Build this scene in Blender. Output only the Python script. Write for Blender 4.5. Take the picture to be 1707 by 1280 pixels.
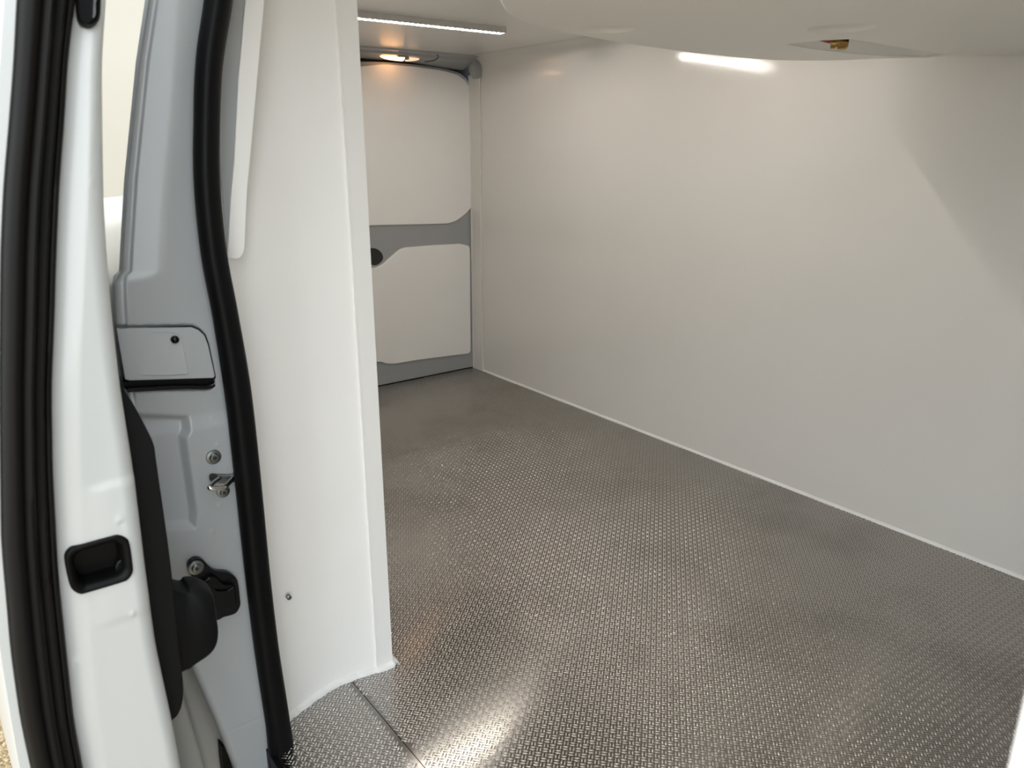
import bpy, bmesh, math
import numpy as np
from mathutils import Vector

# ---------------------------------------------------------------- camera, sky, exposure
S = bpy.context.scene
for o in list(bpy.data.objects):
    bpy.data.objects.remove(o)
COL = S.collection
# vehicle axes: Y runs to the rear of the van, X across it, Z up, load floor at z = 0
EYE = np.array([0.0, 0.0, 0.96])
FPX, CX, CY = 1282.0, 853.5, 640.0
PITCH = math.radians(17.1655)
YAW = math.radians(37.2012)
FW = np.array([math.sin(YAW) * math.cos(PITCH), math.cos(YAW) * math.cos(PITCH), -math.sin(PITCH)])
RT = np.array([math.cos(YAW), -math.sin(YAW), 0.0])
UP = np.cross(RT, FW)

cam_data = bpy.data.cameras.new('camera')
cam = bpy.data.objects.new('camera', cam_data)
COL.objects.link(cam)
cam.location = EYE
cam.rotation_euler = (math.pi / 2 - PITCH, 0, -YAW)
cam_data.sensor_width = 36.0
cam_data.lens = FPX / 1707 * 36.0
cam_data.clip_start = 0.02
cam_data.dof.use_dof = True
cam_data.dof.focus_distance = 1.9
cam_data.dof.aperture_fstop = 8.0
S.camera = cam

world = bpy.data.worlds.new('overcast_sky')
S.world = world
world.use_nodes = True
bg = world.node_tree.nodes['Background']
bg.inputs['Color'].default_value = (0.91, 0.965, 1.0, 1)
bg.inputs['Strength'].default_value = 3.0

S.view_settings.view_transform = 'Standard'
S.view_settings.look = 'None'
S.view_settings.gamma = 1.0
S.view_settings.use_curve_mapping = False
S.view_settings.exposure = 0.25


def at_y(px, py, Y):
    d = FW * FPX + RT * (px - CX) + UP * (CY - py)
    return EYE + d * (Y - EYE[1]) / d[1]


def at_z(px, py, Z):
    d = FW * FPX + RT * (px - CX) + UP * (CY - py)
    return EYE + d * (Z - EYE[2]) / d[2]


# ---------------------------------------------------------------- materials
def new_mat(name):
    m = bpy.data.materials.new(name)
    m.use_nodes = True
    return m, m.node_tree.nodes, m.node_tree.links, m.node_tree.nodes['Principled BSDF']


def mat(name, col, rough=0.5, metal=0.0, coat=0.0, bump=0.0, bscale=200.0, var=0.0, vscale=6.0, spec=0.5):
    m, n, l, b = new_mat(name)
    b.inputs['Base Color'].default_value = (*col, 1)
    b.inputs['Roughness'].default_value = rough
    b.inputs['Metallic'].default_value = metal
    b.inputs['Coat Weight'].default_value = coat
    b.inputs['Coat Roughness'].default_value = 0.08
    b.inputs['Specular IOR Level'].default_value = spec
    tc = n.new('ShaderNodeTexCoord')
    if bump > 0:
        t = n.new('ShaderNodeTexNoise')
        t.inputs['Scale'].default_value = bscale
        t.inputs['Detail'].default_value = 3
        l.new(tc.outputs['Object'], t.inputs['Vector'])
        bp = n.new('ShaderNodeBump')
        bp.inputs['Strength'].default_value = bump
        bp.inputs['Distance'].default_value = 0.001
        l.new(t.outputs['Fac'], bp.inputs['Height'])
        l.new(bp.outputs['Normal'], b.inputs['Normal'])
    if var > 0:
        t = n.new('ShaderNodeTexNoise')
        t.inputs['Scale'].default_value = vscale
        t.inputs['Detail'].default_value = 5
        l.new(tc.outputs['Object'], t.inputs['Vector'])
        r = n.new('ShaderNodeValToRGB')
        r.color_ramp.elements[0].position = 0.3
        r.color_ramp.elements[1].position = 0.7
        r.color_ramp.elements[0].color = (*[c * (1 - var) for c in col], 1)
        r.color_ramp.elements[1].color = (*[min(1, c * (1 + var)) for c in col], 1)
        l.new(t.outputs['Fac'], r.inputs['Fac'])
        l.new(r.outputs['Color'], b.inputs['Base Color'])
    return m


def emit(name, col, strength):
    m, n, l, b = new_mat(name)
    b.inputs['Base Color'].default_value = (*col, 1)
    b.inputs['Emission Color'].default_value = (*col, 1)
    b.inputs['Emission Strength'].default_value = strength
    return m


WARM_WHITE = (0.74, 0.72, 0.685)
M = {}
M['lining'] = mat('white_grp_lining', WARM_WHITE, 0.10, bump=0.03, bscale=700, var=0.015, vscale=3)
M['ceiling'] = mat('white_ceiling_lining', (0.80, 0.78, 0.745), 0.25, bump=0.03, bscale=300, var=0.015)
M['panel'] = mat('white_panel', (0.92, 0.91, 0.89), 0.45, bump=0.06, bscale=500, var=0.012)
M['plastic_white'] = mat('white_moulded_plastic', (0.90, 0.88, 0.83), 0.42, bump=0.08, bscale=350)
M['sealant'] = mat('white_sealant', (0.86, 0.86, 0.85), 0.25, bump=0.4, bscale=60)
M['paint_white'] = mat('white_car_paint', (0.46, 0.473, 0.47), 0.3, coat=0.4, var=0.01)
M['paint_side'] = mat('cream_white_car_paint', (0.60, 0.59, 0.56), 0.35, coat=0.4, var=0.01)
M['paint_grey'] = mat('pale_grey_car_paint', (0.38, 0.398, 0.408), 0.34, coat=0.5, var=0.015)
M['grey_trim'] = mat('grey_door_paint', (0.36, 0.37, 0.375), 0.4, coat=0.2)
M['rubber'] = mat('black_rubber', (0.004, 0.004, 0.0045), 0.45, bump=0.12, bscale=500, spec=0.14)
M['rubber_brown'] = mat('weathered_black_rubber', (0.006, 0.0053, 0.005), 0.5, spec=0.13)
M['black_plastic'] = mat('black_plastic', (0.003, 0.003, 0.003), 0.4, bump=0.1, bscale=700, spec=0.12)
M['black_gloss'] = mat('black_moulded_plastic', (0.003, 0.003, 0.0035), 0.22, spec=0.3)
M['trim_black'] = mat('charcoal_door_trim', (0.005, 0.0053, 0.0056), 0.5, bump=0.4, bscale=900, spec=0.12)
M['steel'] = mat('zinc_steel', (0.24, 0.255, 0.26), 0.36, metal=1.0)
M['chrome'] = mat('bright_steel', (0.62, 0.61, 0.58), 0.2, metal=1.0)
M['dark_hole'] = mat('dark_socket', (0.02, 0.02, 0.02), 0.5)
M['brass'] = mat('brass', (0.55, 0.34, 0.12), 0.3, metal=1.0)
M['red_hose'] = mat('red_rubber_hose', (0.35, 0.06, 0.05), 0.5)
M['alu_housing'] = mat('satin_led_channel', (0.50, 0.49, 0.47), 0.45, metal=0.3)
M['led'] = emit('led_chip_light', (1.0, 0.94, 0.86), 920.0)
M['dome_on'] = emit('warm_lamp_lens', (1.0, 0.50, 0.20), 5.0)
M['dome_dim'] = emit('warm_lamp_lens_edge', (1.0, 0.62, 0.42), 0.8)
M['cream_render'] = mat('cream_render', (0.395, 0.373, 0.322), 0.9, bump=0.4, bscale=40, var=0.03, vscale=1.5)


def floor_material(name, lo, hi, r0, r1):
    m, n, l, b = new_mat(name)
    b.inputs['Metallic'].default_value = 1.0
    tc = n.new('ShaderNodeTexCoord')
    # rolled mill grain running fore and aft
    b.inputs['Anisotropic'].default_value = 0.85
    gx = n.new('ShaderNodeCombineXYZ'); gx.inputs[0].default_value = 1.0; gx.inputs[1].default_value = 0.06
    l.new(gx.outputs['Vector'], b.inputs['Tangent'])
    # scuffs and grime
    t = n.new('ShaderNodeTexNoise'); t.inputs['Scale'].default_value = 3.2; t.inputs['Detail'].default_value = 7
    t.inputs['Roughness'].default_value = 0.62
    l.new(tc.outputs['Object'], t.inputs['Vector'])
    r = n.new('ShaderNodeValToRGB')
    r.color_ramp.elements[0].position = 0.30; r.color_ramp.elements[0].color = (*lo, 1)
    r.color_ramp.elements[1].position = 0.52; r.color_ramp.elements[1].color = (*hi, 1)
    l.new(t.outputs['Fac'], r.inputs['Fac']); l.new(r.outputs['Color'], b.inputs['Base Color'])
    r2 = n.new('ShaderNodeMapRange')
    r2.inputs['From Min'].default_value = 0.3; r2.inputs['From Max'].default_value = 0.7
    r2.inputs['To Min'].default_value = r0; r2.inputs['To Max'].default_value = r1
    l.new(t.outputs['Fac'], r2.inputs['Value']); l.new(r2.outputs['Result'], b.inputs['Roughness'])
    return m


M['tread'] = floor_material('darkened_aluminium_sheet', (0.205, 0.192, 0.178), (0.27, 0.255, 0.239), 0.20, 0.15)  # sheet colour darkened so the glints on the bars stand out
M['tread_top'] = floor_material('glint_lightened_bars', (0.48, 0.462, 0.438), (0.60, 0.582, 0.556), 0.23, 0.17)  # bar colour lightened to carry the glints of the raised edges


def gravel_material():
    m, n, l, b = new_mat('golden_gravel')
    b.inputs['Roughness'].default_value = 0.85
    tc = n.new('ShaderNodeTexCoord')
    v = n.new('ShaderNodeTexVoronoi'); v.inputs['Scale'].default_value = 110
    l.new(tc.outputs['Object'], v.inputs['Vector'])
    r = n.new('ShaderNodeValToRGB')
    r.color_ramp.elements[0].color = (0.24, 0.15, 0.065, 1)
    r.color_ramp.elements[1].color = (0.52, 0.42, 0.26, 1)
    sp = n.new('ShaderNodeSeparateColor')
    l.new(v.outputs['Color'], sp.inputs['Color'])
    l.new(sp.outputs['Red'], r.inputs['Fac']); l.new(r.outputs['Color'], b.inputs['Base Color'])
    bp = n.new('ShaderNodeBump'); bp.inputs['Strength'].default_value = 1.0; bp.inputs['Distance'].default_value = 0.008
    bp.invert = True
    l.new(v.outputs['Distance'], bp.inputs['Height']); l.new(bp.outputs['Normal'], b.inputs['Normal'])
    return m


M['gravel'] = gravel_material()


# ---------------------------------------------------------------- mesh helpers
def obj(name, verts, faces, m, parent=None, smooth=False, bevel=0.0, segs=3, sharp=40):
    me = bpy.data.meshes.new(name)
    me.from_pydata([tuple(map(float, v)) for v in verts], [], faces)
    bm = bmesh.new(); bm.from_mesh(me)
    bmesh.ops.remove_doubles(bm, verts=bm.verts, dist=1e-6)
    bmesh.ops.recalc_face_normals(bm, faces=bm.faces)
    bm.to_mesh(me); bm.free()
    me.materials.append(M[m])
    o = bpy.data.objects.new(name, me)
    COL.objects.link(o)
    if parent: o.parent = parent
    if smooth:
        me.shade_smooth()
        me.set_sharp_from_angle(angle=math.radians(sharp))
    if bevel > 0:
        md = o.modifiers.new('bevel', 'BEVEL'); md.width = bevel; md.segments = segs
        md.limit_method = 'ANGLE'; md.angle_limit = math.radians(30)
        md.use_clamp_overlap = True
        me.shade_smooth(); me.set_sharp_from_angle(angle=math.radians(180))
        wn = o.modifiers.new('wn', 'WEIGHTED_NORMAL'); wn.keep_sharp = False
    return o


def geo(name, parts, m, parent=None, **k):
    V, F = [], []
    for v, f in parts:
        b = len(V); V += list(v); F += [tuple(i + b for i in q) for q in f]
    return obj(name, V, F, m, parent, **k)


def box(x0, x1, y0, y1, z0, z1):
    v = [(x, y, z) for z in (z0, z1) for y in (y0, y1) for x in (x0, x1)]
    return v, [(0, 2, 3, 1), (4, 5, 7, 6), (0, 1, 5, 4), (2, 6, 7, 3), (0, 4, 6, 2), (1, 3, 7, 5)]


def prism(pts, vec):
    """outline of 3D points pushed along vec"""
    n = len(pts); vec = np.array(vec)
    v = [np.array(p) for p in pts] + [np.array(p) + vec for p in pts]
    f = [tuple(range(n)), tuple(range(2 * n - 1, n - 1, -1))]
    f += [(i, (i + 1) % n, n + (i + 1) % n, n + i) for i in range(n)]
    return v, f


def loft(rows, closed=False, caps=False):
    nr, nc = len(rows), len(rows[0])
    v = [p for r in rows for p in r]; f = []
    for i in range(nr - 1):
        for j in range(nc if closed else nc - 1):
            k = (j + 1) % nc
            f.append((i * nc + j, i * nc + k, (i + 1) * nc + k, (i + 1) * nc + j))
    if caps:
        f.append(tuple(range(nc))); f.append(tuple((nr - 1) * nc + j for j in range(nc - 1, -1, -1)))
    return v, f


def tube(path, r, seg=12, r2=None, ref=(0, 1, 0)):
    """round or oval sweep; r along the side vector, r2 along ref"""
    path = [np.array(p, float) for p in path]; r2 = r2 or r; rows = []
    for i, p in enumerate(path):
        t = path[min(i + 1, len(path) - 1)] - path[max(i - 1, 0)]
        t /= np.linalg.norm(t)
        a = np.cross(t, np.array(ref, float))
        if np.linalg.norm(a) < 1e-4: a = np.cross(t, np.array((1.0, 0.1, 0.3)))
        a /= np.linalg.norm(a); b = np.cross(a, t)
        rows.append([p + a * r * math.cos(q) + b * r2 * math.sin(q) for q in np.linspace(0, 2 * math.pi, seg, endpoint=False)])
    return loft(rows, True, True)


def lathe(c, axis, prof, seg=24):
    """prof: list of (radius, distance along axis)"""
    c = np.array(c, float); ax = np.array(axis, float); ax /= np.linalg.norm(ax)
    a = np.cross(ax, (0, 0, 1.0)) if abs(ax[2]) < 0.9 else np.cross(ax, (1.0, 0, 0))
    a /= np.linalg.norm(a); b = np.cross(ax, a)
    rows = [[c + ax * h + (a * math.cos(q) + b * math.sin(q)) * max(r, 1e-5)
             for q in np.linspace(0, 2 * math.pi, seg, endpoint=False)] for r, h in prof]
    return loft(rows, True, True)


def smooth_curve(pts, n=8, closed=False):
    """Catmull-Rom through points"""
    P = [np.array(p, float) for p in pts]; out = []
    m = len(P)
    for i in range(m if closed else m - 1):
        if closed:
            p0, p1, p2, p3 = P[i - 1], P[i], P[(i + 1) % m], P[(i + 2) % m]
        else:
            p0, p1, p2, p3 = P[max(i - 1, 0)], P[i], P[i + 1], P[min(i + 2, m - 1)]
        for t in np.linspace(0, 1, n, endpoint=False):
            out.append(0.5 * (2 * p1 + (p2 - p0) * t + (2 * p0 - 5 * p1 + 4 * p2 - p3) * t * t + (3 * p1 - p0 - 3 * p2 + p3) * t ** 3))
    if not closed: out.append(P[-1])
    return out


def round_poly(pts, r, n=5):
    """round the corners of a 3D planar outline"""
    P = [np.array(p, float) for p in pts]; out = []
    R = r if isinstance(r, (list, tuple)) else [r] * len(P)
    for i, p in enumerate(P):
        a, b = P[i - 1] - p, P[(i + 1) % len(P)] - p
        la, lb = np.linalg.norm(a), np.linalg.norm(b)
        k = min(R[i], la * 0.48, lb * 0.48)
        if k < 1e-5: out.append(p); continue
        s, e = p + a / la * k, p + b / lb * k
        for t in np.linspace(0, 1, n):
            out.append((1 - t) ** 2 * s + 2 * t * (1 - t) * p + t * t * e)
    return out


def empty(name, loc=(0, 0, 0)):
    e = bpy.data.objects.new(name, None); COL.objects.link(e); e.empty_display_size = 0.05
    return e


def tag(o, label, cat=None, group=None, kind=None):
    if label: o['label'] = label
    if cat: o['category'] = cat
    if group: o['group'] = group
    if kind: o['kind'] = kind
    return o


def struct(o, label=None):
    o['kind'] = 'structure'
    if label: o['label'] = label
    return o


def sdf_poly(px, pz, poly):
    """signed distance (negative inside) for arrays px,pz to a 2D polygon"""
    d = np.full(px.shape, 1e9); inside = np.zeros(px.shape, bool)
    n = len(poly)
    for i in range(n):
        ax, az = poly[i]; bx, bz = poly[(i + 1) % n]
        ex, ez = bx - ax, bz - az
        t = np.clip(((px - ax) * ex + (pz - az) * ez) / (ex * ex + ez * ez), 0, 1)
        d = np.minimum(d, np.hypot(px - ax - t * ex, pz - az - t * ez))
        c = (az > pz) != (bz > pz)
        xi = ax + (pz - az) * ex / (ez if abs(ez) > 1e-9 else 1e-9)
        inside ^= c & (px < xi)
    return np.where(inside, -d, d)


def sstep(a, b, x):
    t = np.clip((x - a) / (b - a), 0, 1)
    return t * t * (3 - 2 * t)


def grid_mesh(name, X, Y, Z, m, parent=None):
    nr, nc = X.shape
    co = np.stack([X, Y, Z], -1).reshape(-1, 3)
    i = np.arange(nr * nc).reshape(nr, nc)
    q = np.stack([i[:-1, :-1], i[:-1, 1:], i[1:, 1:], i[1:, :-1]], -1).reshape(-1, 4)
    me = bpy.data.meshes.new(name)
    me.vertices.add(len(co)); me.vertices.foreach_set('co', co.ravel())
    me.loops.add(q.size); me.loops.foreach_set('vertex_index', q.ravel())
    me.polygons.add(len(q)); me.polygons.foreach_set('loop_start', np.arange(0, q.size, 4))
    me.update(calc_edges=True); me.validate()
    me.materials.append(M[m]); me.shade_smooth()
    o = bpy.data.objects.new(name, me); COL.objects.link(o)
    if parent: o.parent = parent
    return o


def xz(px, py, Y):
    p = at_y(px, py, Y); return (p[0], p[2])


# ---------------------------------------------------------------- room shell
XW, YR, ZC = 1.898, 2.787, 1.300       # right wall, rear door plane, ceiling
Y_FRONT = -0.25
XS = 0.315                              # door sill edge of the floor

# --- floor: load floor sheet and a step sheet by the door
SEAM = 0.4955
floor = empty('floor')
struct(floor, 'aluminium tread plate load floor with small raised bars')
geo('floor_sheet', [box(SEAM + 0.0007, XW + 0.01, Y_FRONT, YR + 0.02, -0.03, 0.0)], 'tread', floor)
geo('step_sheet', [box(XS, SEAM - 0.0007, Y_FRONT, 1.30, -0.03, 0.0)], 'tread', floor)
geo('step_edge', [box(XS - 0.010, XS + 0.001, 0.0, 1.085, -0.07, 0.001)], 'rubber', floor, bevel=0.002)
geo('floor_underlay', [box(XS + 0.002, XW + 0.01, Y_FRONT, YR + 0.02, -0.06, -0.031)], 'dark_hole', floor)


def tread_bars(name, x0, x1, y0, y1, ang, ox, oy):
    p = 0.0108
    c1 = np.array([math.cos(ang), math.sin(ang)]) * p
    c2 = np.array([-c1[1], c1[0]])
    R = int(4 / p)
    ii, jj = np.meshgrid(np.arange(-R, R), np.arange(-R, R), indexing='ij')
    cx = ox + ii * c1[0] + jj * c2[0]; cy = oy + ii * c1[1] + jj * c2[1]
    k = (cx > x0 + .003) & (cx < x1 - .003) & (cy > y0 + .005) & (cy < y1 - .005)
    ii, jj, cx, cy = ii[k], jj[k], cx[k], cy[k]
    par = ((ii + jj) % 2 == 0)
    u = np.where(par[:, None], c1[None] / p, c2[None] / p)          # bar direction
    v = np.stack([-u[:, 1], u[:, 0]], 1)
    C = np.stack([cx, cy], 1)
    C = np.concatenate([C + v * 0.0027, C - v * 0.0027]); u = np.concatenate([u, u]); v = np.concatenate([v, v])
    L, Wd, H = 0.0056, 0.00155, 0.00125
    loc = np.array([(-L, 0, 0), (-L * .55, -Wd, 0), (L * .55, -Wd, 0), (L, 0, 0), (L * .55, Wd, 0), (-L * .55, Wd, 0),
                    (-L * .5, 0, H), (L * .5, 0, H)])
    n = len(C)
    co = np.zeros((n, 8, 3))
    co[:, :, :2] = C[:, None] + loc[None, :, 0:1] * u[:, None] + loc[None, :, 1:2] * v[:, None]
    co[:, :, 2] = loc[None, :, 2]
    tris = np.array([(0, 1, 6), (1, 2, 7), (1, 7, 6), (2, 3, 7), (3, 4, 7), (4, 5, 6), (4, 6, 7), (5, 0, 6)])
    idx = (tris[None] + (np.arange(n) * 8)[:, None, None]).reshape(-1)
    me = bpy.data.meshes.new(name)
    me.vertices.add(n * 8); me.vertices.foreach_set('co', co.ravel())
    me.loops.add(len(idx)); me.loops.foreach_set('vertex_index', idx)
    me.polygons.add(len(idx) // 3); me.polygons.foreach_set('loop_start', np.arange(0, len(idx), 3))
    me.update(calc_edges=True)
    me.materials.append(M['tread_top']); me.shade_smooth()
    o = bpy.data.objects.new(name, me); COL.objects.link(o); o.parent = floor
    o['kind'] = 'stuff'
    return o


tread_bars('tread_bars', SEAM + 0.001, XW, -0.10, YR, math.radians(-48), 0.9, 1.0)
tread_bars('tread_bars', XS, SEAM - 0.001, 0.0, 1.16, math.radians(-45), 0.4, 1.0)

# --- right wall lining, rolling over into the ceiling
prof = [(XW, -0.03), (XW, 1.05)] + [(XW + 0.045 * (z - 1.05) ** 2, z) for z in np.linspace(1.07, 1.255, 12)]
for q in np.linspace(0, math.pi / 2, 10)[1:]:
    prof.append((XW + 0.0019 - 0.0739 * (1 - math.cos(q)), 1.255 + (ZC - 1.255) * math.sin(q)))
th = [(x + 0.02, z + 0.02 if z > 1.255 else z) for x, z in prof]
rows = [[(x, y, z) for x, z in prof + th[::-1]] for y in (Y_FRONT, YR - 0.002)]
wall_right = geo('wall_right', [loft(rows, True, True)], 'lining', smooth=True, sharp=50)
struct(wall_right, 'tall plain white side wall lining with a soft sheen')

# --- ceiling lining
ceiling = empty('ceiling'); struct(ceiling, 'glossy white ceiling lining')
geo('ceiling_sheet', [prism([(0.30, Y_FRONT, ZC), (XW - 0.07, Y_FRONT, ZC), (XW - 0.07, 2.675, ZC), (0.76, 2.675, ZC), (0.50, 1.25, ZC), (0.32, 1.12, ZC)], (0, 0, 0.02))], 'ceiling', ceiling)
geo('roof_skin', [prism([(0.32, Y_FRONT - 0.05, ZC + .03), (XW + 0.06, Y_FRONT - 0.05, ZC + .03), (XW + 0.06, YR + 0.06, ZC + .03), (0.79, YR + 0.06, ZC + .03), (0.36, 1.12, ZC + .03)], (0, 0, 0.03))], 'paint_white', ceiling)

# --- front bulkhead behind the photographer's right, and the lining piers of the door opening
struct(geo('wall_front', [box(0.30, XW + 0.02, Y_FRONT - 0.02, Y_FRONT, -0.03, ZC)], 'lining'), 'white front bulkhead')
struct(geo('wall_opening_front', [box(0.30, 0.36, Y_FRONT, 0.0770, -0.03, ZC)], 'panel', bevel=0.004),
       'white lining edge at the front of the door opening')
struct(geo('wall_opening_top', [box(0.285, 0.335, Y_FRONT, 1.14, 1.255, ZC + 0.03)], 'paint_grey', bevel=0.006),
       'painted header above the door opening')

rowsf = []  # unseen front body side, added to keep sky light off the door face
for y in (Y_FRONT + 0.24, -1.2, -2.0):
    rowsf.append([(x + (0.05 if x < 0.3 else 0), y, z) for x, z in [(0.27, 1.25), (0.225, 0.95), (0.175, 0.66), (0.17, 0.40), (0.20, 0.10), (0.25, -0.10), (0.29, -0.28), (0.36, -0.28), (0.36, 1.30), (0.31, 1.30)]])
struct(geo('wall_outer_front', [loft(rowsf, True, True)], 'paint_white', smooth=True, sharp=40), 'unseen white outer body side ahead of the door opening, added to block sky')

# rear pier: boxed-in side wall whose front face looks at the door opening
YP = 1.152
plan = [(0.5485, YP), (0.51, 1.1590), (0.468, 1.1610), (0.43, 1.1535), (0.389, 1.140), (0.362, 1.129), (0.330, 1.108)]
plan = [(p[0], p[1]) for p in smooth_curve([(a, b, 0) for a, b in plan], 4)]
wl = empty('wall_left'); struct(wl, 'white boxed-in side wall with a curved foot beside the door opening')
outl = [(x, y, 0) for x, y in plan] + [(0.330, 1.20, 0), (0.50, 1.26, 0), (0.5485, 1.26, 0)]
geo('pier_panel', [prism([(x, y, -0.005) for x, y, _ in outl], (0, 0, ZC + 0.005))], 'panel', wl, smooth=True, sharp=35)
geo('side_lining', [prism([(0.535, 1.22, -0.02), (0.565, 1.22, -0.02), (0.79, YR, -0.02), (0.76, YR, -0.02)], (0, 0, ZC + 0.02))], 'lining', wl)
geo('corner_trim', [box(0.5485, 0.5815, YP - 0.003, YP + 0.003, 0.0, ZC), box(0.5785, 0.5815, YP + 0.0031, YP + 0.055, 0.0, ZC),
                    box(0.5475, 0.5500, YP - 0.0042, YP + 0.002, 0.0, ZC)], 'panel', wl)
# cover strip with a rounded lower corner, upper left of the pier
cs = [(413, -40), (398, 130), (390.6, 270), (385, 330), (379.5, 425), (380, 431), (400, 432), (408, 418), (412, 320), (417, 270), (441, 0), (445, -40)]
pts = round_poly([at_y(a, b, 1.108) for a, b in cs], [0, 0, 0, 0, 0, 0.002, 0.012, 0.012, 0, 0, 0, 0])
geo('cover_strip', [prism(pts, (0, 0.004, 0))], 'panel', wl, bevel=0.0012)
fl = [at_y(a, b, 1.112) for a, b in [(372, -40), (366, 130), (366, 260), (372, 340), (380, 430), (384, 430), (392, 330), (398, 260), (405, 130), (420, -40)]]
geo('flange', [prism(fl, (0, 0.010, 0))], 'paint_grey', wl, bevel=0.002)
c = at_y(482, 996, 1.128)
sc = geo('screw', [lathe(c, (0, -1, 0), [(0.0042, -0.006), (0.0042, 0.001), (0.0032, 0.002), (0.0018, 0.0022), (0.0016, 0.0008)])], 'steel', wl, smooth=True)
sc['label'] = 'small grey screw low on the panel'

# sealant beads
bead = [(XW - 0.001, y, 0.002) for y in np.linspace(Y_FRONT, YR - 0.02, 90)]
rng = np.random.default_rng(3)
rows = []
for x, y, z in bead:
    w = 0.0052 + 0.0012 * rng.random()
    rows.append([(x + 0.004, y, -0.002), (x - w, y, -0.001), (x - w * 0.75, y, w * .55), (x - w * .3, y, w), (x + 0.004, y, w * 1.5)])
struct(geo('trim_1', [loft(rows, True, True)], 'sealant', smooth=True, sharp=80), 'white sealant bead along the foot of the side wall')
path = [(0.586, 1.21), (0.586, 1.145), (0.5815, 1.1435), (0.565, 1.1445)] + [(x, y - 0.004) for x, y in plan]
rows = []
pp = smooth_curve([(a, b, 0) for a, b in path], 3)
for i, p in enumerate(pp):
    t = pp[min(i + 1, len(pp) - 1)] - pp[max(i - 1, 0)]; t /= np.linalg.norm(t)
    nrm = np.array([t[1], -t[0], 0]) * -1
    if nrm[1] > 0 and abs(nrm[1]) > abs(nrm[0]): nrm = -nrm
    if abs(nrm[0]) > abs(nrm[1]) and nrm[0] < 0: nrm = -nrm
    w = 0.0068 + 0.0007 * math.sin(i * 0.7) + 0.0003 * rng.random()
    rows.append([p - nrm * 0.006 + (0, 0, -.002), p + nrm * w + (0, 0, -.001), p + nrm * w * .8 + (0, 0, w * .6),
                 p + nrm * w * .2 + (0, 0, w), p - nrm * 0.006 + (0, 0, w * 1.3)])
struct(geo('trim_2', [loft(rows, True, True)], 'sealant', smooth=True, sharp=80), 'thick white sealant bead curving around the pier foot')
# corner profile where side wall meets the rear door
struct(geo('trim_3', [box(XW - 0.006, XW + 0.002, YR - 0.075, YR - 0.004, 0.0, 1.235), box(XW - 0.010, XW, YR - 0.012, YR - 0.004, 0.0, 1.235),
                      box(XW - 0.009, XW, YR - 0.079, YR - 0.073, 0.0, 1.235)], 'lining', bevel=0.0015),
       'white corner profile beside the rear door')

# ---------------------------------------------------------------- rear door (far end)
door = empty('door_1'); struct(door, 'rear door with two white panels in a grey frame')
YD = YR
top = [(590, 102), (640, 103), (690, 107), (735, 113), (762, 120), (776, 130), (783, 141)]
tp = smooth_curve([at_y(a, b, YD) for a, b in top], 5)
right = [at_y(788.5, 300, YD), at_y(790, 612, YD)]
right[-1][2] = 0.002
fr = [np.array((0.80, YD, 0.002)), np.array((0.80, YD, tp[0][2]))] + tp + right
geo('frame', [prism(fr, (0, 0.03, 0))], 'grey_trim', door, bevel=0.004)
geo('gasket', [box(0.79, XW + 0.03, YD + 0.031, YD + 0.05, -0.02, ZC + 0.02)], 'rubber', door)
up = [(590, 111)] + [(a, b + 3.5) for a, b in top[1:]] + [(785, 200), (786.5, 345), (778, 356), (762, 368), (748, 373), (690, 374.5), (620, 376)]
up = [at_y(a, b, YD - 0.010) for a, b in up] + [np.array((0.81, YD - 0.010, at_y(620, 376, YD - .01)[2])), np.array((0.81, YD - 0.010, at_y(590, 111, YD - .01)[2]))]
geo('upper_panel', [prism(round_poly(up, 0.012), (0, 0.014, 0))], 'panel', door, bevel=0.004)
lo = [(676, 412.5), (720, 409), (768, 406.5), (783, 410), (784, 420), (785, 585), (782, 589.5), (700, 600), (657, 607), (645, 606.5), (634, 603)]
lo = [at_y(a, b, YD - 0.010) for a, b in lo]
zz = lo[-1][2]
lo += [np.array((0.81, YD - .01, zz)), np.array((0.81, YD - .01, at_y(622, 446, YD)[2])), at_y(628, 446, YD - .01), at_y(638, 441, YD - .01), at_y(658, 423, YD - .01), at_y(667, 416, YD - .01)]
geo('lower_panel', [prism(round_poly(lo, 0.010), (0, 0.014, 0))], 'panel', door, bevel=0.004)
hp = [(600, 416), (620, 413.5), (630, 416), (637, 423), (638.5, 431), (634, 438), (627, 442), (618, 441), (600, 436)]
hp = smooth_curve([at_y(a, b, YD - 0.001) for a, b in hp], 4, True)
h = geo('handle_recess', [prism(hp, (0, 0.012, 0))], 'dark_hole', door); h['label'] = 'black oval pull recess'
# header rail above the rear door, in three steps
hd = empty('trim_4'); struct(hd, 'grey painted roof rail above the rear door')
hrows = []
for x in np.linspace(0.80, XW - 0.035, 30):
    e = sstep(1.55, XW - 0.03, x)                      # rail deepens and turns down toward the corner
    sec = [(2.665, ZC + 0.004), (2.670, ZC - 0.006), (2.690, ZC - 0.010), (2.697, ZC - 0.018 - 0.004 * e),
           (2.735, ZC - 0.023 - 0.006 * e), (2.775, ZC - 0.028 - 0.016 * e), (2.80, ZC - 0.028 - 0.016 * e), (2.80, ZC + 0.004)]
    hrows.append([(x, y, z) for y, z in sec])
geo('rail', [loft(hrows, True, True)], 'grey_trim', hd, smooth=True, sharp=30)
e0 = XW - 0.040
end = round_poly([(e0, 2.70, ZC - 0.005), (e0 + .045, 2.70, ZC - 0.005), (e0 + .045, 2.70, ZC - 0.075), (e0 + .012, 2.70, ZC - 0.085), (e0 - .006, 2.70, ZC - 0.045)], 0.014)
geo('rail_end', [prism(end, (0, 0.03, 0))], 'grey_trim', hd, bevel=0.004)

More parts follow.
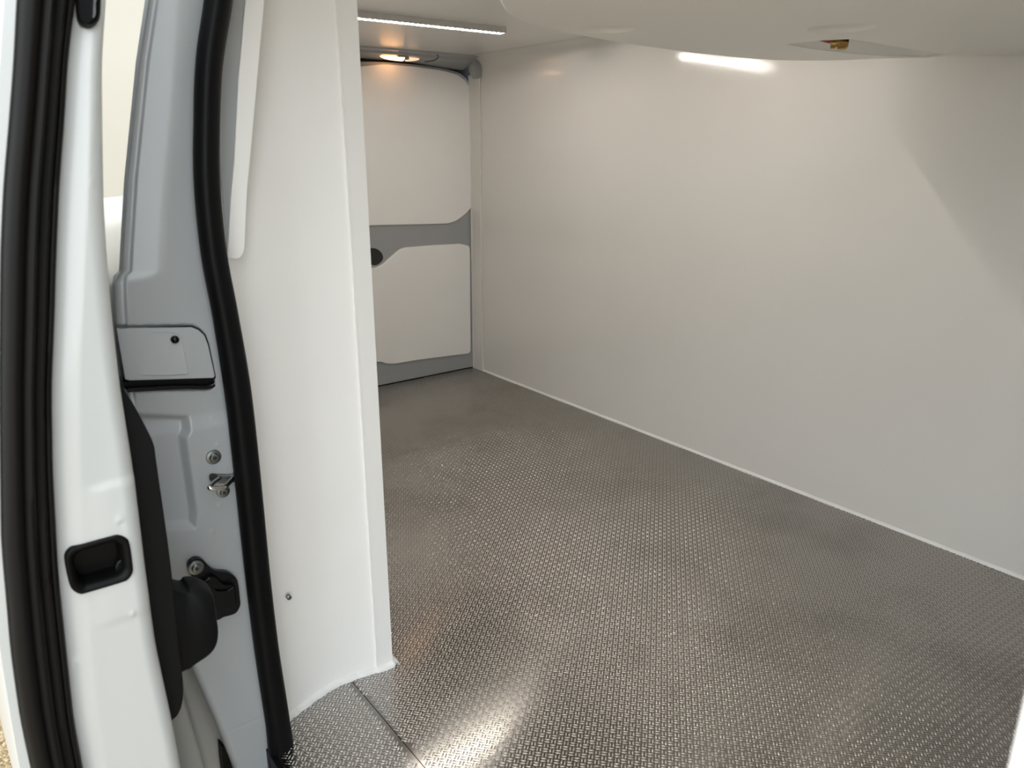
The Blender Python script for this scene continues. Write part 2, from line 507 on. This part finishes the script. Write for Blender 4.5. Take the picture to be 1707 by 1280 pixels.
# ---------------------------------------------------------------- LED strips
def led_strip(x0, x1, y, label):
    r = empty('led_strip_light')
    tag(r, label, 'light', 'LED strip lights on the ceiling')
    z = ZC
    h = 0.0145
    geo('channel', [box(x0 - 0.004, x1, y - 0.020, y + 0.010, z - h, z), box(x0 - 0.004, x1, y - 0.0225, y - 0.0202, z - h - 0.0024, z),
                    box(x0 - 0.004, x1, y + 0.0102, y + 0.0125, z - h - 0.0024, z)], 'alu_housing', r, bevel=0.0005)
    geo('end_cap', [box(x1 + 0.0003, x1 + 0.004, y - 0.0230, y + 0.013, z - h - 0.0028, z)], 'alu_housing', r, bevel=0.001)
    n = int(round((x1 - x0) / 0.0165)); chip = None
    for i in range(n):
        xx = x0 + (i + 0.5) * (x1 - x0) / n
        if chip is None:
            chip = geo('led_chip', [lathe((0, 0, 0), (0, 0, -1), [(0.0023, 0), (0.0022, .0012), (0.0016, .0020), (0.0004, .0024)], 10)], 'led', r)
            o = chip
        else:
            o = chip.copy(); COL.objects.link(o)
        o.location = (xx, y, z - h - 0.0001)
    return r


ZL = ZC - 0.0158
pe = at_z(835, 56, ZL)
led_strip(0.955, pe[0], pe[1], 'lit LED strip in a metal channel, toward the rear door')
led_strip(0.955, pe[0], 1.24, 'lit LED strip in a metal channel, just behind the overhead housing')
s_ = at_z(833, 40, ZC)

# ---------------------------------------------------------------- dome lamp on the rear rail
lamp = empty('dome_lamp'); tag(lamp, 'small oval warm courtesy lamp glowing above the rear door', 'light')
lc = at_y(667, 98.5, 2.728)
def lens(x0, x1, h0, mname, nm):
    rows = []
    for x in np.linspace(x0, x1, 13):
        u = (x - lc[0]) / 0.083
        k = math.sqrt(max(0.02, 1 - u * u))
        rows.append([(x, lc[1] + 0.022 * k * math.cos(q), lc[2] + 0.006 - h0 * k * math.sin(q)) for q in np.linspace(0, math.pi, 9)])
    return geo(nm, [loft(rows, True, True)], mname, lamp, smooth=True, sharp=60)
lens(lc[0] - 0.082, lc[0] + 0.008, 0.013, 'dome_on', 'lens')
lens(lc[0] + 0.028, lc[0] + 0.082, 0.013, 'dome_dim', 'lens')
geo('switch', [box(lc[0] + 0.008, lc[0] + 0.028, lc[1] - 0.020, lc[1] + 0.018, lc[2] - 0.002, lc[2] + 0.008)], 'grey_trim', lamp, bevel=0.002)
geo('bezel', [lathe((lc[0], lc[1], lc[2] + 0.004), (0, 0, 1), [(0.03, 0), (0.03, 0.004)])], 'grey_trim', lamp)
wp = [at_y(a, b, y) for a, b, y in [(708, 103, 2.695), (722, 101, 2.688), (728, 98, 2.672), (731, 94, 2.655), (728, 91, 2.650)]]
tag(geo('cable', [tube(smooth_curve(wp, 6), 0.0016, 8)], 'dark_hole', smooth=True), 'short dark wire poking out of the roof rail beside the lamp', 'cable')

# ---------------------------------------------------------------- overhead housing
ZB = 1.14
ho = empty('overhead_housing'); tag(ho, 'large white moulded plastic housing hanging under the ceiling', 'housing')
edge = [(837.6, 0), (843, 12), (851.6, 23), (873, 36.5), (899, 44), (943, 53.6), (996, 64), (1048.5, 73), (1101, 80.5), (1184, 91), (1272, 99),
        (1365, 101), (1469, 97.7), (1547, 95.8), (1579, 92.6)]
near = [(1579, 90), (1547, 85.7), (1495, 78), (1420, 65), (1371, 67.5), (1308, 73.3)]
far = [(1353, 81.5), (1405, 87.7), (1458, 92), (1493, 94), (1540, 94.3)]
E3 = smooth_curve([at_z(a, b, ZB) for a, b in edge], 4)
E3 = [p for p in E3 if p[0] < XW - 0.02]
front_pts = [at_z(1599, 91, ZB), at_z(1660, 92.3, ZB), at_z(1715, 92.5, ZB)]
outline = [np.array((0.64, 0.30, ZB)), np.array((0.625, 0.62, ZB)), np.array((0.632, 0.78, ZB))] + E3 + front_pts + [np.array((XW - 0.02, 0.30, ZB))]
hole = [at_z(a, b, ZB) for a, b in near + far]


def flat_with_hole(outer, holes, z):
    bm = bmesh.new(); es = []
    for loop in [outer] + holes:
        vs = [bm.verts.new((p[0], p[1], z)) for p in loop]
        es += [bm.edges.new((vs[i], vs[(i + 1) % len(vs)])) for i in range(len(vs))]
    bmesh.ops.triangle_fill(bm, use_beauty=True, use_dissolve=False, edges=es)
    bm.verts.index_update()
    V = [v.co[:] for v in bm.verts]; F = [tuple(v.index for v in f.verts) for f in bm.faces]
    bm.free()
    return V, F


def circle(c, r, n=28):
    return [np.array((c[0] + r * math.cos(q), c[1] + r * math.sin(q), ZB)) for q in np.linspace(0, 2 * math.pi, n, endpoint=False)]


dm = [(at_z(1010, 49, ZB), 0.046), (at_z(1402, 47.5, ZB), 0.052)]
dim_loops = [circle(c, r) for c, r in dm]
inner = [np.array((p[0], p[1], ZB)) for p in outline]
cen = np.mean(inner, axis=0)


def grow(loop, d):
    n = len(loop); out = []
    for i in range(n):
        t = loop[(i + 1) % n] - loop[i - 1]; t = t / (np.linalg.norm(t) + 1e-9)
        out.append(loop[i] + np.array((-t[1], t[0], 0)) * d)
    return out


area = sum(inner[i][0] * inner[(i + 1) % len(inner)][1] - inner[(i + 1) % len(inner)][0] * inner[i][1] for i in range(len(inner)))
sg = -1 if area > 0 else 1
rows = []
for d, z in [(0, 0), (0.002, 0.0006), (0.004, 0.0022), (0.0055, 0.006), (0.0062, 0.012), (0.009, 0.05), (0.012, ZC - ZB - 0.001)]:
    rows.append([np.array((min(p[0], XW - 0.012 - (0.07 if z > 0.07 else 0.0)), p[1], p[2] + z)) for p in grow(inner, sg * d)])
geo('shell', [flat_with_hole(inner, [hole] + dim_loops, ZB), loft(rows, True, False)], 'plastic_white', ho, smooth=True, sharp=50)
for c, r in dm:
    prof = [(r, 0), (r * .98, 0.001), (r * .93, .004), (r * .8, .0075), (r * .5, .0105), (r * .2, .0115), (r * .12, .0116)]
    q = geo('screw_recess', [loft([[np.array(c) + (rr * math.cos(a), rr * math.sin(a), hh) for a in np.linspace(0, 2 * math.pi, 28, endpoint=False)] for rr, hh in prof], True, False)],
            'plastic_white', ho, smooth=True, sharp=60)
    geo('screw_hole', [lathe(np.array(c) + (0, 0, 0.0114), (0, 0, 1), [(r * .13, 0), (r * .13, .004)], 12)], 'dark_hole', q)
# pocket behind the cut-out: slopes up from the far lip toward the near edge
nearW = [at_z(a, b, ZB) for a, b in near]; farW = [at_z(a, b, ZB) for a, b in [(1579, 90)] + far[::-1] + [(1308, 73.3)]]
fc = smooth_curve(farW, 5)
rows = []
for s, hgt in [(0, 0), (0.15, 0.012), (0.45, 0.028), (0.8, 0.042), (1.15, 0.055)]:
    rr = []
    for i, p in enumerate(fc):
        u = i / (len(fc) - 1) * (len(nearW) - 1); k = min(int(u), len(nearW) - 2)
        q = nearW[k] * (1 - (u - k)) + nearW[k + 1] * (u - k)
        rr.append(p + (q - p) * s + (0, 0, hgt * min(1, 4 * min(i, len(fc) - 1 - i) / len(fc))))
    rows.append(rr)
geo('pocket', [loft(rows)], 'plastic_white', ho, smooth=True)
b0, b1 = at_z(1385, 71, ZB + 0.006), at_z(1414, 70, ZB + 0.006)
ax = b1 - b0; L = np.linalg.norm(ax)
geo('brass_fitting', [lathe(b0, ax, [(0.008, 0), (0.011, 0.0), (0.011, L * .3), (0.008, L * .32), (0.008, L * .4), (0.0135, L * .42), (0.0135, L * .85), (0.011, L)], 12)],
    'brass', ho, smooth=True, sharp=30)
geo('hose', [tube([b0 - ax * 1.6 + (0, 0, .012), b0 - ax * .6 + (0, 0, .008), b0 + (0, 0, .003)], 0.005, 12)], 'red_hose', ho, smooth=True)

# ---------------------------------------------------------------- rear door jamb (pillar) of the sliding-door opening
YJ = 1.080
pil = empty('door_pillar'); tag(pil, 'pale grey painted door pillar with stamped recess between sliding door and black seal', 'pillar')
lp = [(258, -60), (250, 0), (235, 100), (225, 200), (215, 300), (209, 400), (206, 456), (196, 464), (193, 475), (196, 545), (203, 600), (208, 650)]
L = [xz(a, b, YJ) for a, b in lp] + [(0.175, 0.50), (0.176, 0.40), (0.184, 0.30), (0.206, 0.225), (0.232, 0.10), (0.2535, -0.02), (0.262, -0.10), (0.305, 1.26)]
L = sorted(L, key=lambda q: q[1])
rp = [(350, -60), (341.6, 0), (327, 103), (323, 206), (323.5, 309), (335, 423), (354.5, 526), (374, 650), (390, 782), (410, 959), (426, 1083), (445, 1205), (452, 1280), (462, 1340)]
Rr = sorted([xz(a, b, YJ) for a, b in rp] + [(0.352, 1.26)], key=lambda q: q[1])
nz, nx = 560, 90
zs = np.linspace(-0.10, 1.26, nz)
xl = np.interp(zs, [q[1] for q in L], [q[0] for q in L]); xr = np.interp(zs, [q[1] for q in Rr], [q[0] for q in Rr]) + 0.02
k = np.ones(9) / 9
xr = np.convolve(np.pad(xr, 4, 'edge'), k, 'valid')
U = np.linspace(0, 1, nx) ** 1.15
X = xl[:, None] + (xr - xl)[:, None] * U[None]; Z = np.repeat(zs[:, None], nx, 1)
D = np.zeros_like(X)
dl = X - xl[:, None]
rr_ = 0.010
D += np.where(dl < rr_, rr_ * (1 - np.sqrt(np.clip(1 - (1 - dl / rr_) ** 2, 0, 1))) * 1.1, 0)
zflap = at_y(280, 545, YJ)[2]
fl_w = np.where(Z > 0.797, 0.0115, 0.0125)
D += 0.0035 * (1 - sstep(fl_w - 0.0012, fl_w + 0.0012, dl)) * sstep(0.62, 0.65, Z)
# shoulder ledge, and the ledge above the striker field
zs1 = at_y(220, 468, YJ)[2]
D += 0.006 * sstep(zs1 - 0.004, zs1 + 0.008, Z) * (1 - sstep(0.0, 0.055, dl))
zs2 = at_y(345, 702, YJ)[2]
D += 0.007 * sstep(zs2 - 0.012, zs2 + 0.012, Z) * (1 - 0.0 * Z)
rec = [xz(a, b, YJ) for a, b in [(225, 692), (317, 696), (318, 720), (311, 731), (329, 856), (326, 881), (230, 885)]]
D += 0.012 * (1 - sstep(-0.010, 0.002, sdf_poly(X, Z, rec)))
slot = [xz(a, b, YJ) for a, b in [(196, 637), (357, 631), (360, 640), (355, 649), (345, 651), (212, 653)]]
D += 0.030 * (1 - sstep(-0.002, 0.0015, sdf_poly(X, Z, slot)))
flapo = [(196, 546), (320, 543.5), (332, 548), (343, 558), (349, 575), (360, 628), (358, 633), (214, 637), (207, 636)]
flap2 = [xz(a, b, YJ) for a, b in flapo]
D += 0.006 * (1 - sstep(-0.001, 0.0012, sdf_poly(X, Z, flap2)))
for a, b, s, r in [(362, 742, -.0012, .003), (366, 842, -.0012, .0035), (355, 886, -.0012, .003), (396, 885, -.001, .003), (377, 780, -.001, .002),
                   (355, 698, -.001, .002), (362, 703, -.0008, .002), (343, 682, -.0008, .002)]:
    q = xz(a, b, YJ); D += s * np.exp(-((X - q[0]) ** 2 + (Z - q[1]) ** 2) / (r * r))
gz = at_y(400, 1212, YJ)[2]
D += 0.0012 * np.exp(-((Z - gz - (X - .3) * -0.02) / .0012) ** 2) * sstep(0.0, 0.03, dl)
grid_mesh('jamb', X, YJ + D, Z, 'paint_grey', pil)
TAPER = 0.24
# outer body side running back behind the sliding door
ys = np.array([0.0, 0.006, 0.02, 0.03, 0.045, 0.06, 0.075, 0.082, 0.085, 0.088, 0.092, 0.10, 0.12, 0.15, 0.2, 0.3, 0.6, 1.2, 1.75])
zz_ = np.linspace(-0.32, 1.30, 120); xb = np.interp(zz_, [q[1] for q in L], [q[0] for q in L])
xb = np.where(zz_ < -0.10, 0.262 + (-0.10 - zz_) * 0.12, xb)
bul = 0.020 * (1 - sstep(0.76, 0.80, zz_)) * sstep(0.25, 0.40, zz_)
xout = np.where(zz_ < 0.40, np.minimum(xb, 0.172 + 0.05 * np.clip(-zz_, 0, 1)), xb)
XX = xb[:, None] + (xout - xb)[:, None] * sstep(0.03, 0.15, ys)[None] - bul[:, None] * sstep(0.04, 0.35, ys)[None] + 0.001
XX = XX + (0.006 * sstep(0.08, 0.09, ys)[None] - 0.004 * sstep(0.086, 0.1, ys)[None]) * (1 - sstep(0.22, 0.30, zz_))[:, None]
XX = XX + TAPER * ys[None] * sstep(0.785, 0.805, zz_)[:, None]
grid_mesh('body_side', XX, np.repeat(YJ + 0.011 + ys[None], 120, 0), np.repeat(zz_[:, None], len(ys), 1), 'paint_side', pil)
geo('black_wedge', [prism([at_y(a, b, YJ + 0.030) for a, b in [(369, 1243), (375, 1246), (392, 1280), (402, 1310), (376, 1310), (371, 1270)]], (0, 0.02, 0))], 'rubber', pil)  # black wedge filling the dark gap low on the pillar
geo('sill', [box(0.262, XS - 0.002, Y_FRONT, 1.10, -0.16, -0.075), box(0.275, XS - 0.001, Y_FRONT, 1.10, -0.08, -0.035)], 'paint_grey', pil, bevel=0.008)
# rail slot filling and flap
geo('rail_slot', [prism([at_y(a, b, YJ + 0.010) for a, b in [(200, 637), (357, 630), (360, 642), (345, 648), (215, 649)]], (0, 0.02, 0))], 'rubber', pil)
geo('slot_lip', [tube(smooth_curve([at_y(a, b, YJ + .004) for a, b in [(212, 650), (240, 648), (300, 645), (345, 645), (357, 640)]], 5), 0.0035, 10)], 'black_gloss', pil, smooth=True)
fp = [(196.5, 549), (205, 548.5), (213, 547), (320, 545.5), (331, 550), (341, 559), (347.5, 576), (358.5, 626), (356.5, 630), (216, 634), (209, 633.5)]
bend = {0: 0.010, 1: 0.002, 9: 0.0, 10: 0.004}
FP = []
for i, (a, b) in enumerate(fp):
    p = at_y(a, b, YJ); p = p + (0, bend.get(i, 0) - 0.0005, 0); FP.append(p)
flap = geo('rail_flap', [prism(FP, (0, 0.004, 0))], 'paint_grey', pil, bevel=0.0012)
geo('flap_gap', [prism([at_y(a, b, YJ + 0.0045) for a, b in flapo[1:-1]] + [at_y(215, 547, YJ + .0045)], (0, 0.003, 0))], 'rubber', pil)
em = [(225, 555.5), (262, 553.5), (294, 555), (302, 562), (314, 621), (310, 623.5), (264, 625), (225, 626)]
EM = round_poly([at_y(a, b, YJ - 0.0005) + (0, 0.0060 if a < 230 else 0.0, 0) for a, b in em], [0, 0, .006, .006, .004, .003, 0, 0])
geo('embossed_field', [prism(EM, (0, -0.0018, 0))], 'paint_grey', flap, bevel=0.0008, segs=2)
c = at_y(291, 565.5, YJ - 0.001)
bf = geo('rubber_buffer', [lathe(c, (0, -1, 0), [(0.0052, -0.003), (0.0055, 0.002), (0.005, 0.0045), (0.0035, 0.0065), (0.001, 0.0072)])], 'black_gloss', flap, smooth=True, sharp=60)


def bolt(px, py, Y, r, parent, flat=False):
    c = at_y(px, py, Y)
    b = geo('bolt', [lathe(c, (0, -1, 0), [(r, -0.003), (r, 0.0008), (r * .95, 0.0018), (r * .62, 0.0026), (r * .58, 0.0045), (r * .5, 0.0054), (r * .26, 0.0056), (r * .24, 0.003)])],
            'steel', parent, smooth=True, sharp=28)
    st = []
    for i in range(24):
        q = 2 * math.pi * i / 24
        rr = r * .23 * (1 + 0.16 * math.cos(6 * q)); st.append(np.array(c) + (rr * math.cos(q), -0.0053, rr * math.sin(q)))
    geo('socket', [prism(st, (0, 0.002, 0))], 'dark_hole', b)
    return b


bolt(356, 761.5, YJ, 0.0110, pil)
# striker loop
stk = empty('door_striker'); tag(stk, 'steel latch striker loop bolted to the grey door pillar', 'latch')
pl = round_poly([at_y(a, b, YJ - 0.0005) for a, b in [(350, 789), (382, 790), (392, 786), (393, 803), (378, 806), (350, 803)]], 0.006)
geo('plate', [prism(pl, (0, -0.0022, 0))], 'steel', stk, bevel=0.0008)
ho_ = round_poly([at_y(a, b, YJ - 0.0028) for a, b in [(348, 789), (362, 789), (364, 802), (349, 803)]], 0.006)
geo('slot', [prism(ho_, (0, -0.0006, 0))], 'dark_hole', stk)
P = [at_y(366, 796, YJ), at_y(357, 803, YJ - .014), at_y(349.5, 811.5, YJ - .028), at_y(353, 814, YJ - .031), at_y(370, 813.5, YJ - .031), at_y(375, 811, YJ - .028), at_y(383, 803, YJ - .014), at_y(393, 793, YJ)]
geo('loop', [tube(smooth_curve(P, 5), 0.0036, 12)], 'chrome', stk, smooth=True)
bolt(372, 819, YJ - 0.001, 0.0095, stk)
# guide bracket
gb = empty('guide_bracket'); tag(gb, 'black plastic guide bracket bolted low on the grey door pillar', 'bracket')
z7 = lambda X, Y: (250 + X / 7.111, 900 + Y / 7.111)
go = [(430, 300), (455, 230), (520, 190), (600, 200), (660, 262), (730, 320), (800, 343), (900, 352), (980, 400), (1018, 470), (1040, 650), (1045, 740), (1000, 825), (930, 858),
      (850, 878), (780, 913), (640, 900), (560, 700), (580, 500), (590, 468), (520, 430), (460, 380)]
geo('plate', [prism(smooth_curve([at_y(*z7(a, b), YJ - 0.0005) for a, b in go], 3, True), (0, -0.010, 0))], 'black_gloss', gb, bevel=0.003)
gi = [(600, 470), (690, 400), (770, 410), (850, 500), (985, 500), (1000, 640), (1010, 720), (940, 790), (840, 820), (760, 850), (640, 800), (600, 600)]
geo('guide_block', [prism(round_poly([at_y(*z7(a, b), YJ - 0.009) for a, b in gi], 0.004), (0, -0.010, 0))], 'black_gloss', gb, bevel=0.0025)
gj = [(600, 520), (680, 475), (770, 590), (905, 590), (985, 520), (1005, 700), (940, 780), (760, 840), (640, 780)]
geo('guide_ramp', [prism(round_poly([at_y(*z7(a, b), YJ - 0.018) for a, b in gj], 0.004), (0, -0.006, 0))], 'black_gloss', gb, bevel=0.002)
bolt(250 + 545 / 7.111, 900 + 325 / 7.111, YJ - 0.0105, 0.0112, gb)

# ---------------------------------------------------------------- black seal around the door opening
sl = [(341.6, 387, 0), (327, 371, 103), (323, 366, 206), (323.5, 367, 309), (335, 378, 423), (354.5, 397, 526), (374, 418, 650), (390, 432.5, 782), (410, 449, 959),
      (426, 463, 1083), (445, 481, 1205), (452, 492, 1280)]
YS = 1.068
ctr = [at_y((a + b) / 2, y, YS) for a, b, y in sl]
wid = [np.linalg.norm(at_y(b, y, YS) - at_y(a, y, YS)) / 2 for a, b, y in sl]
top_c = [ctr[0] + (0.012, -0.06, 0.085), ctr[0] + (0.006, -0.012, 0.05)]
bot_c = [ctr[-1] + (0.002, 0.0, -0.04), ctr[-1] + (0.002, -0.006, -0.08), ctr[-1] + (-0.008, -0.06, -0.115), np.array((0.302, 0.45, -0.14)), np.array((0.302, 0.0, -0.14))]
path = smooth_curve(top_c + ctr + bot_c, 6)
hw = np.interp(np.linspace(0, 1, len(path)), np.linspace(0, 1, len(top_c + ctr + bot_c)), [wid[0]] * 2 + wid + [wid[-1]] * 3 + [0.016] * 2)
rows = []
for i, p in enumerate(path):
    t = path[min(i + 1, len(path) - 1)] - path[max(i - 1, 0)]; t /= np.linalg.norm(t)
    ref = np.array((0, 1.0, 0)) if abs(t[1]) < 0.7 else np.array((0, 0.3, -1.0))
    a = np.cross(t, ref); a /= np.linalg.norm(a); b = np.cross(a, t)
    if abs(t[1]) < 0.7 and a[0] < 0: a = -a
    row = []
    for q in np.linspace(0, 2 * math.pi, 20, endpoint=False):
        ca, sa = math.cos(q), math.sin(q)
        k = 1.0 + 0.10 * math.cos(3 * q)
        row.append(p + a * hw[i] * ca + b * 0.016 * sa * k)
    rows.append(row)
seal = geo('door_seal', [loft(rows, True, True)], 'rubber', smooth=True, sharp=80)
tag(seal, 'thick black rubber seal snaking down the edge of the door opening', 'seal')

# ---------------------------------------------------------------- sliding door, slid back outside the body
YS_ = 0.850
sd = empty('sliding_door'); tag(sd, 'open white sliding door at the left with black rubber edge and latch pocket', 'door')
oe = [(10, -60), (6, 0), (0, 90), (-12, 300), (-20, 640), (-18, 900), (-8, 1000), (0, 1085), (17, 1190), (33, 1280), (52, 1380)]
sl_l = [(32, -60), (28, 0), (23, 103), (15, 206), (6, 309), (1, 420), (-1, 640), (2, 900), (11, 1000), (18, 1083), (33, 1190), (52, 1280), (76, 1380)]
sl_r = [(132, -60), (125, 0), (113, 103), (107, 206), (99, 309), (94, 423), (91, 526), (86, 650), (88, 782), (94, 900), (97, 959), (110, 1083), (123, 1205), (137, 1280), (156, 1380)]
de = [(186, -60), (182, 0), (175, 103), (176, 206), (178, 330), (183, 423), (192, 526), (206, 650), (227, 782), (248, 959), (265, 1083), (291, 1205), (305, 1280), (322, 1380)]


def curve_x(pts, Y, zq):
    q = sorted([xz(a, b, Y) for a, b in pts], key=lambda t: t[1])
    q = [(q[0][0] + 0.045, -0.27), (q[0][0] + 0.008, 0.0)] + q + [(q[-1][0] + 0.03, 1.27)]
    xs = np.interp(zq, [t[1] for t in q], [t[0] for t in q])
    n = 25; k = np.hanning(n + 2)[1:-1]; k /= k.sum()
    lo_, hi_ = xs[0] - xs[1], xs[-1] - xs[-2]
    pad = np.concatenate([xs[0] + lo_ * np.arange(n // 2, 0, -1), xs, xs[-1] + hi_ * np.arange(1, n // 2 + 1)])
    return np.convolve(pad, k, 'valid')


NZ = 600
zd = np.linspace(-0.27, 1.26, NZ)
xo, xs_l, xs_r, xd = [curve_x(c_, YS_, zd) for c_ in (oe, sl_l, sl_r, de)]
# shut face
nx = 90
U = np.linspace(0, 1, nx)
x0 = xs_r - 0.012
X = x0[:, None] + (xd - x0)[:, None] * U[None]; Z = np.repeat(zd[:, None], nx, 1)
D = np.zeros_like(X); dr = xd[:, None] - X
rr_ = 0.017
D += np.where(dr < rr_, rr_ * (1 - np.sqrt(np.clip(1 - (1 - dr / rr_) ** 2, 0, 1))), 0)
dlf = X - xs_r[:, None]
D += 0.010 * (1 - sstep(-0.004, 0.026, dlf)) 
pk = [(108, 936), (109, 924), (116, 915), (128, 910), (185, 893), (198, 891), (210, 896), (216, 906), (221, 940), (221, 953), (214, 964), (202, 970), (145, 987), (132, 989), (121, 983), (115, 971)]
pkz = [xz(a, b, YS_) for a, b in pk]
D += 0.032 * (1 - sstep(-0.006, -0.002, sdf_poly(X, Z, pkz)))
th_ = [(126, -40), (128, 30), (135, 44), (155, 45), (164, 36), (169, -40)]
thz = [xz(a, b, YS_) for a, b in th_]
D += 0.020 * (1 - sstep(-0.004, -0.001, sdf_poly(X, Z, thz)))
for a, b, s, r in [(200, 866, -.0012, .0045), (201, 872, .001, .003), (221, 1022, -.0015, .0025), (124, 1112, -.0015, .006), (127, 1114, .0012, .003), (173, 388, -.0008, .002), (154, 303, -.0008, .002)]:
    q = xz(a, b, YS_); D += s * np.exp(-((X - q[0]) ** 2 + (Z - q[1]) ** 2) / (r * r))
for a, b, w, s in [(215, 800, .006, .0025), (180, 1040, .006, -.0015)]:
    q = xz(a, b, YS_); D += s * sstep(q[1] - w, q[1] + w, Z) * sstep(0.02, 0.05, dlf)
grid_mesh('shut_face', X, YS_ + D, Z, 'paint_white', sd)
# door body: outer skin, inner side
rows = []
for i in range(0, NZ, 6):
    z = zd[i]
    rows.append([(xo[i], YS_ - 0.004, z), (xo[i] - 0.004, YS_ + 0.004, z), (xo[i] - 0.012, YS_ + 0.25, z), (xo[i] - 0.012, 1.9, z), (xd[i] - .01, 1.9, z), (xd[i], YS_ + 0.25, z), (xd[i], YS_ + 0.018, z),
                 (xd[i] - 0.014, YS_ + 0.04, z), (xs_l[i] + 0.003, YS_ + 0.04, z), (xs_l[i] + 0.003, YS_ + 0.001, z), (xs_l[i] - 0.001, YS_ - 0.004, z)])
geo('body', [loft(rows, True, True)], 'paint_white', sd, smooth=True, sharp=40)
# big rubber edge seal with ridges
rows = []
pr = [(-0.02, 0.008), (0.0, -0.002), (0.05, -0.012), (0.14, -0.018), (0.26, -0.0195), (0.36, -0.0165), (0.41, -0.013), (0.47, -0.0165), (0.55, -0.0175), (0.62, -0.013), (0.66, -0.007),
      (0.70, -0.008), (0.78, -0.010), (0.84, -0.0075), (0.865, -0.003), (0.89, -0.006), (0.95, -0.006), (1.0, -0.001), (1.03, 0.010)]
for i in range(0, NZ, 5):
    w = xs_r[i] - xs_l[i]
    rows.append([(xs_l[i] + u * w, YS_ + d, zd[i]) for u, d in pr])
es = geo('edge_seal', [loft(rows, True, True)], 'rubber_brown', sd, smooth=True, sharp=70)
es['label'] = 'ridged black rubber strip'
# latch pocket
def pocket(name, pts, inset, depth, parent, n=4):
    o_ = smooth_curve([at_y(a, b, YS_ - 0.0012) for a, b in pts], n, True)
    c_ = np.mean(o_, axis=0); rows = []
    for s, dy in [(1.0, 0.004), (1.0, 0.0), (0.985, -0.0022), (0.95, -0.003), (0.86, -0.0025), (1 - inset, 0.001), (1 - inset - .02, 0.010), (1 - inset - .06, depth)]:
        rows.append([c_ + (p - c_) * s + (0, dy, 0) for p in o_])
    v, f = loft(rows, True, False)
    f.append(tuple((len(rows) - 1) * len(o_) + j for j in range(len(o_))))
    return geo(name, [(v, f)], 'black_plastic', parent, smooth=True, sharp=60)
pko = pocket('latch_pocket', pk, 0.27, 0.024, sd)
cat = smooth_curve([at_y(a, b, YS_ + 0.010) for a, b in [(196, 938), (203, 933), (207, 938), (206, 950), (197, 960), (192, 950)]], 3, True)
geo('catch', [prism(cat, (0, 0.012, 0))], 'black_gloss', pko, bevel=0.002)
pocket('hinge_opening', [(126, -40), (127, 0), (129, 28), (136, 42), (147, 47), (158, 43), (166, 30), (168, 0), (169, -40)], 0.25, 0.016, sd)
# charcoal inner trim and its pull handle
tr = [(180, 600), (208, 650), (222, 672), (245, 715), (257, 742), (262, 775), (285, 940), (298, 1070), (305, 1130), (306, 1160), (301, 1184), (291, 1198), (270, 1200), (225, 1100), (195, 900)]
TR = smooth_curve([at_y(a, b, YS_ + 0.030) for a, b in tr], 4, True)
geo('inner_trim', [prism(TR, (-0.004, 0.45, 0))], 'trim_black', sd, bevel=0.005)
hu = [(262, 979), (303, 976), (311, 970), (322, 968.5), (333, 970), (348, 978), (354, 992), (358, 1020), (361, 1045), (358, 1068), (346, 1086), (320, 1104), (304, 1114), (262, 1118)]
HU = smooth_curve([at_y(a, b, YS_ + 0.075) for a, b in hu], 4, True)
cH = np.mean(HU, axis=0); rows = []
for s, dy in [(0.84, -0.017), (0.92, -0.014), (0.975, -0.008), (1.0, 0.0), (1.0, 0.012), (0.97, 0.018)]:
    rows.append([cH + (p - cH) * s + (0, dy, 0) for p in HU])
pullh = geo('pull_handle', [loft(rows, True, True)], 'trim_black', sd, smooth=True, sharp=60)

# ---------------------------------------------------------------- outside
gr = geo('ground', [box(-8, 10, -8, 9, -0.62, -0.56)], 'gravel'); gr['kind'] = 'structure'; gr['label'] = 'golden gravel yard outside'
bw = geo('wall_outside', [box(-7, 10, 6.5, 6.8, -0.6, 5.0)], 'cream_render'); struct(bw, 'bright cream rendered house wall in the yard')
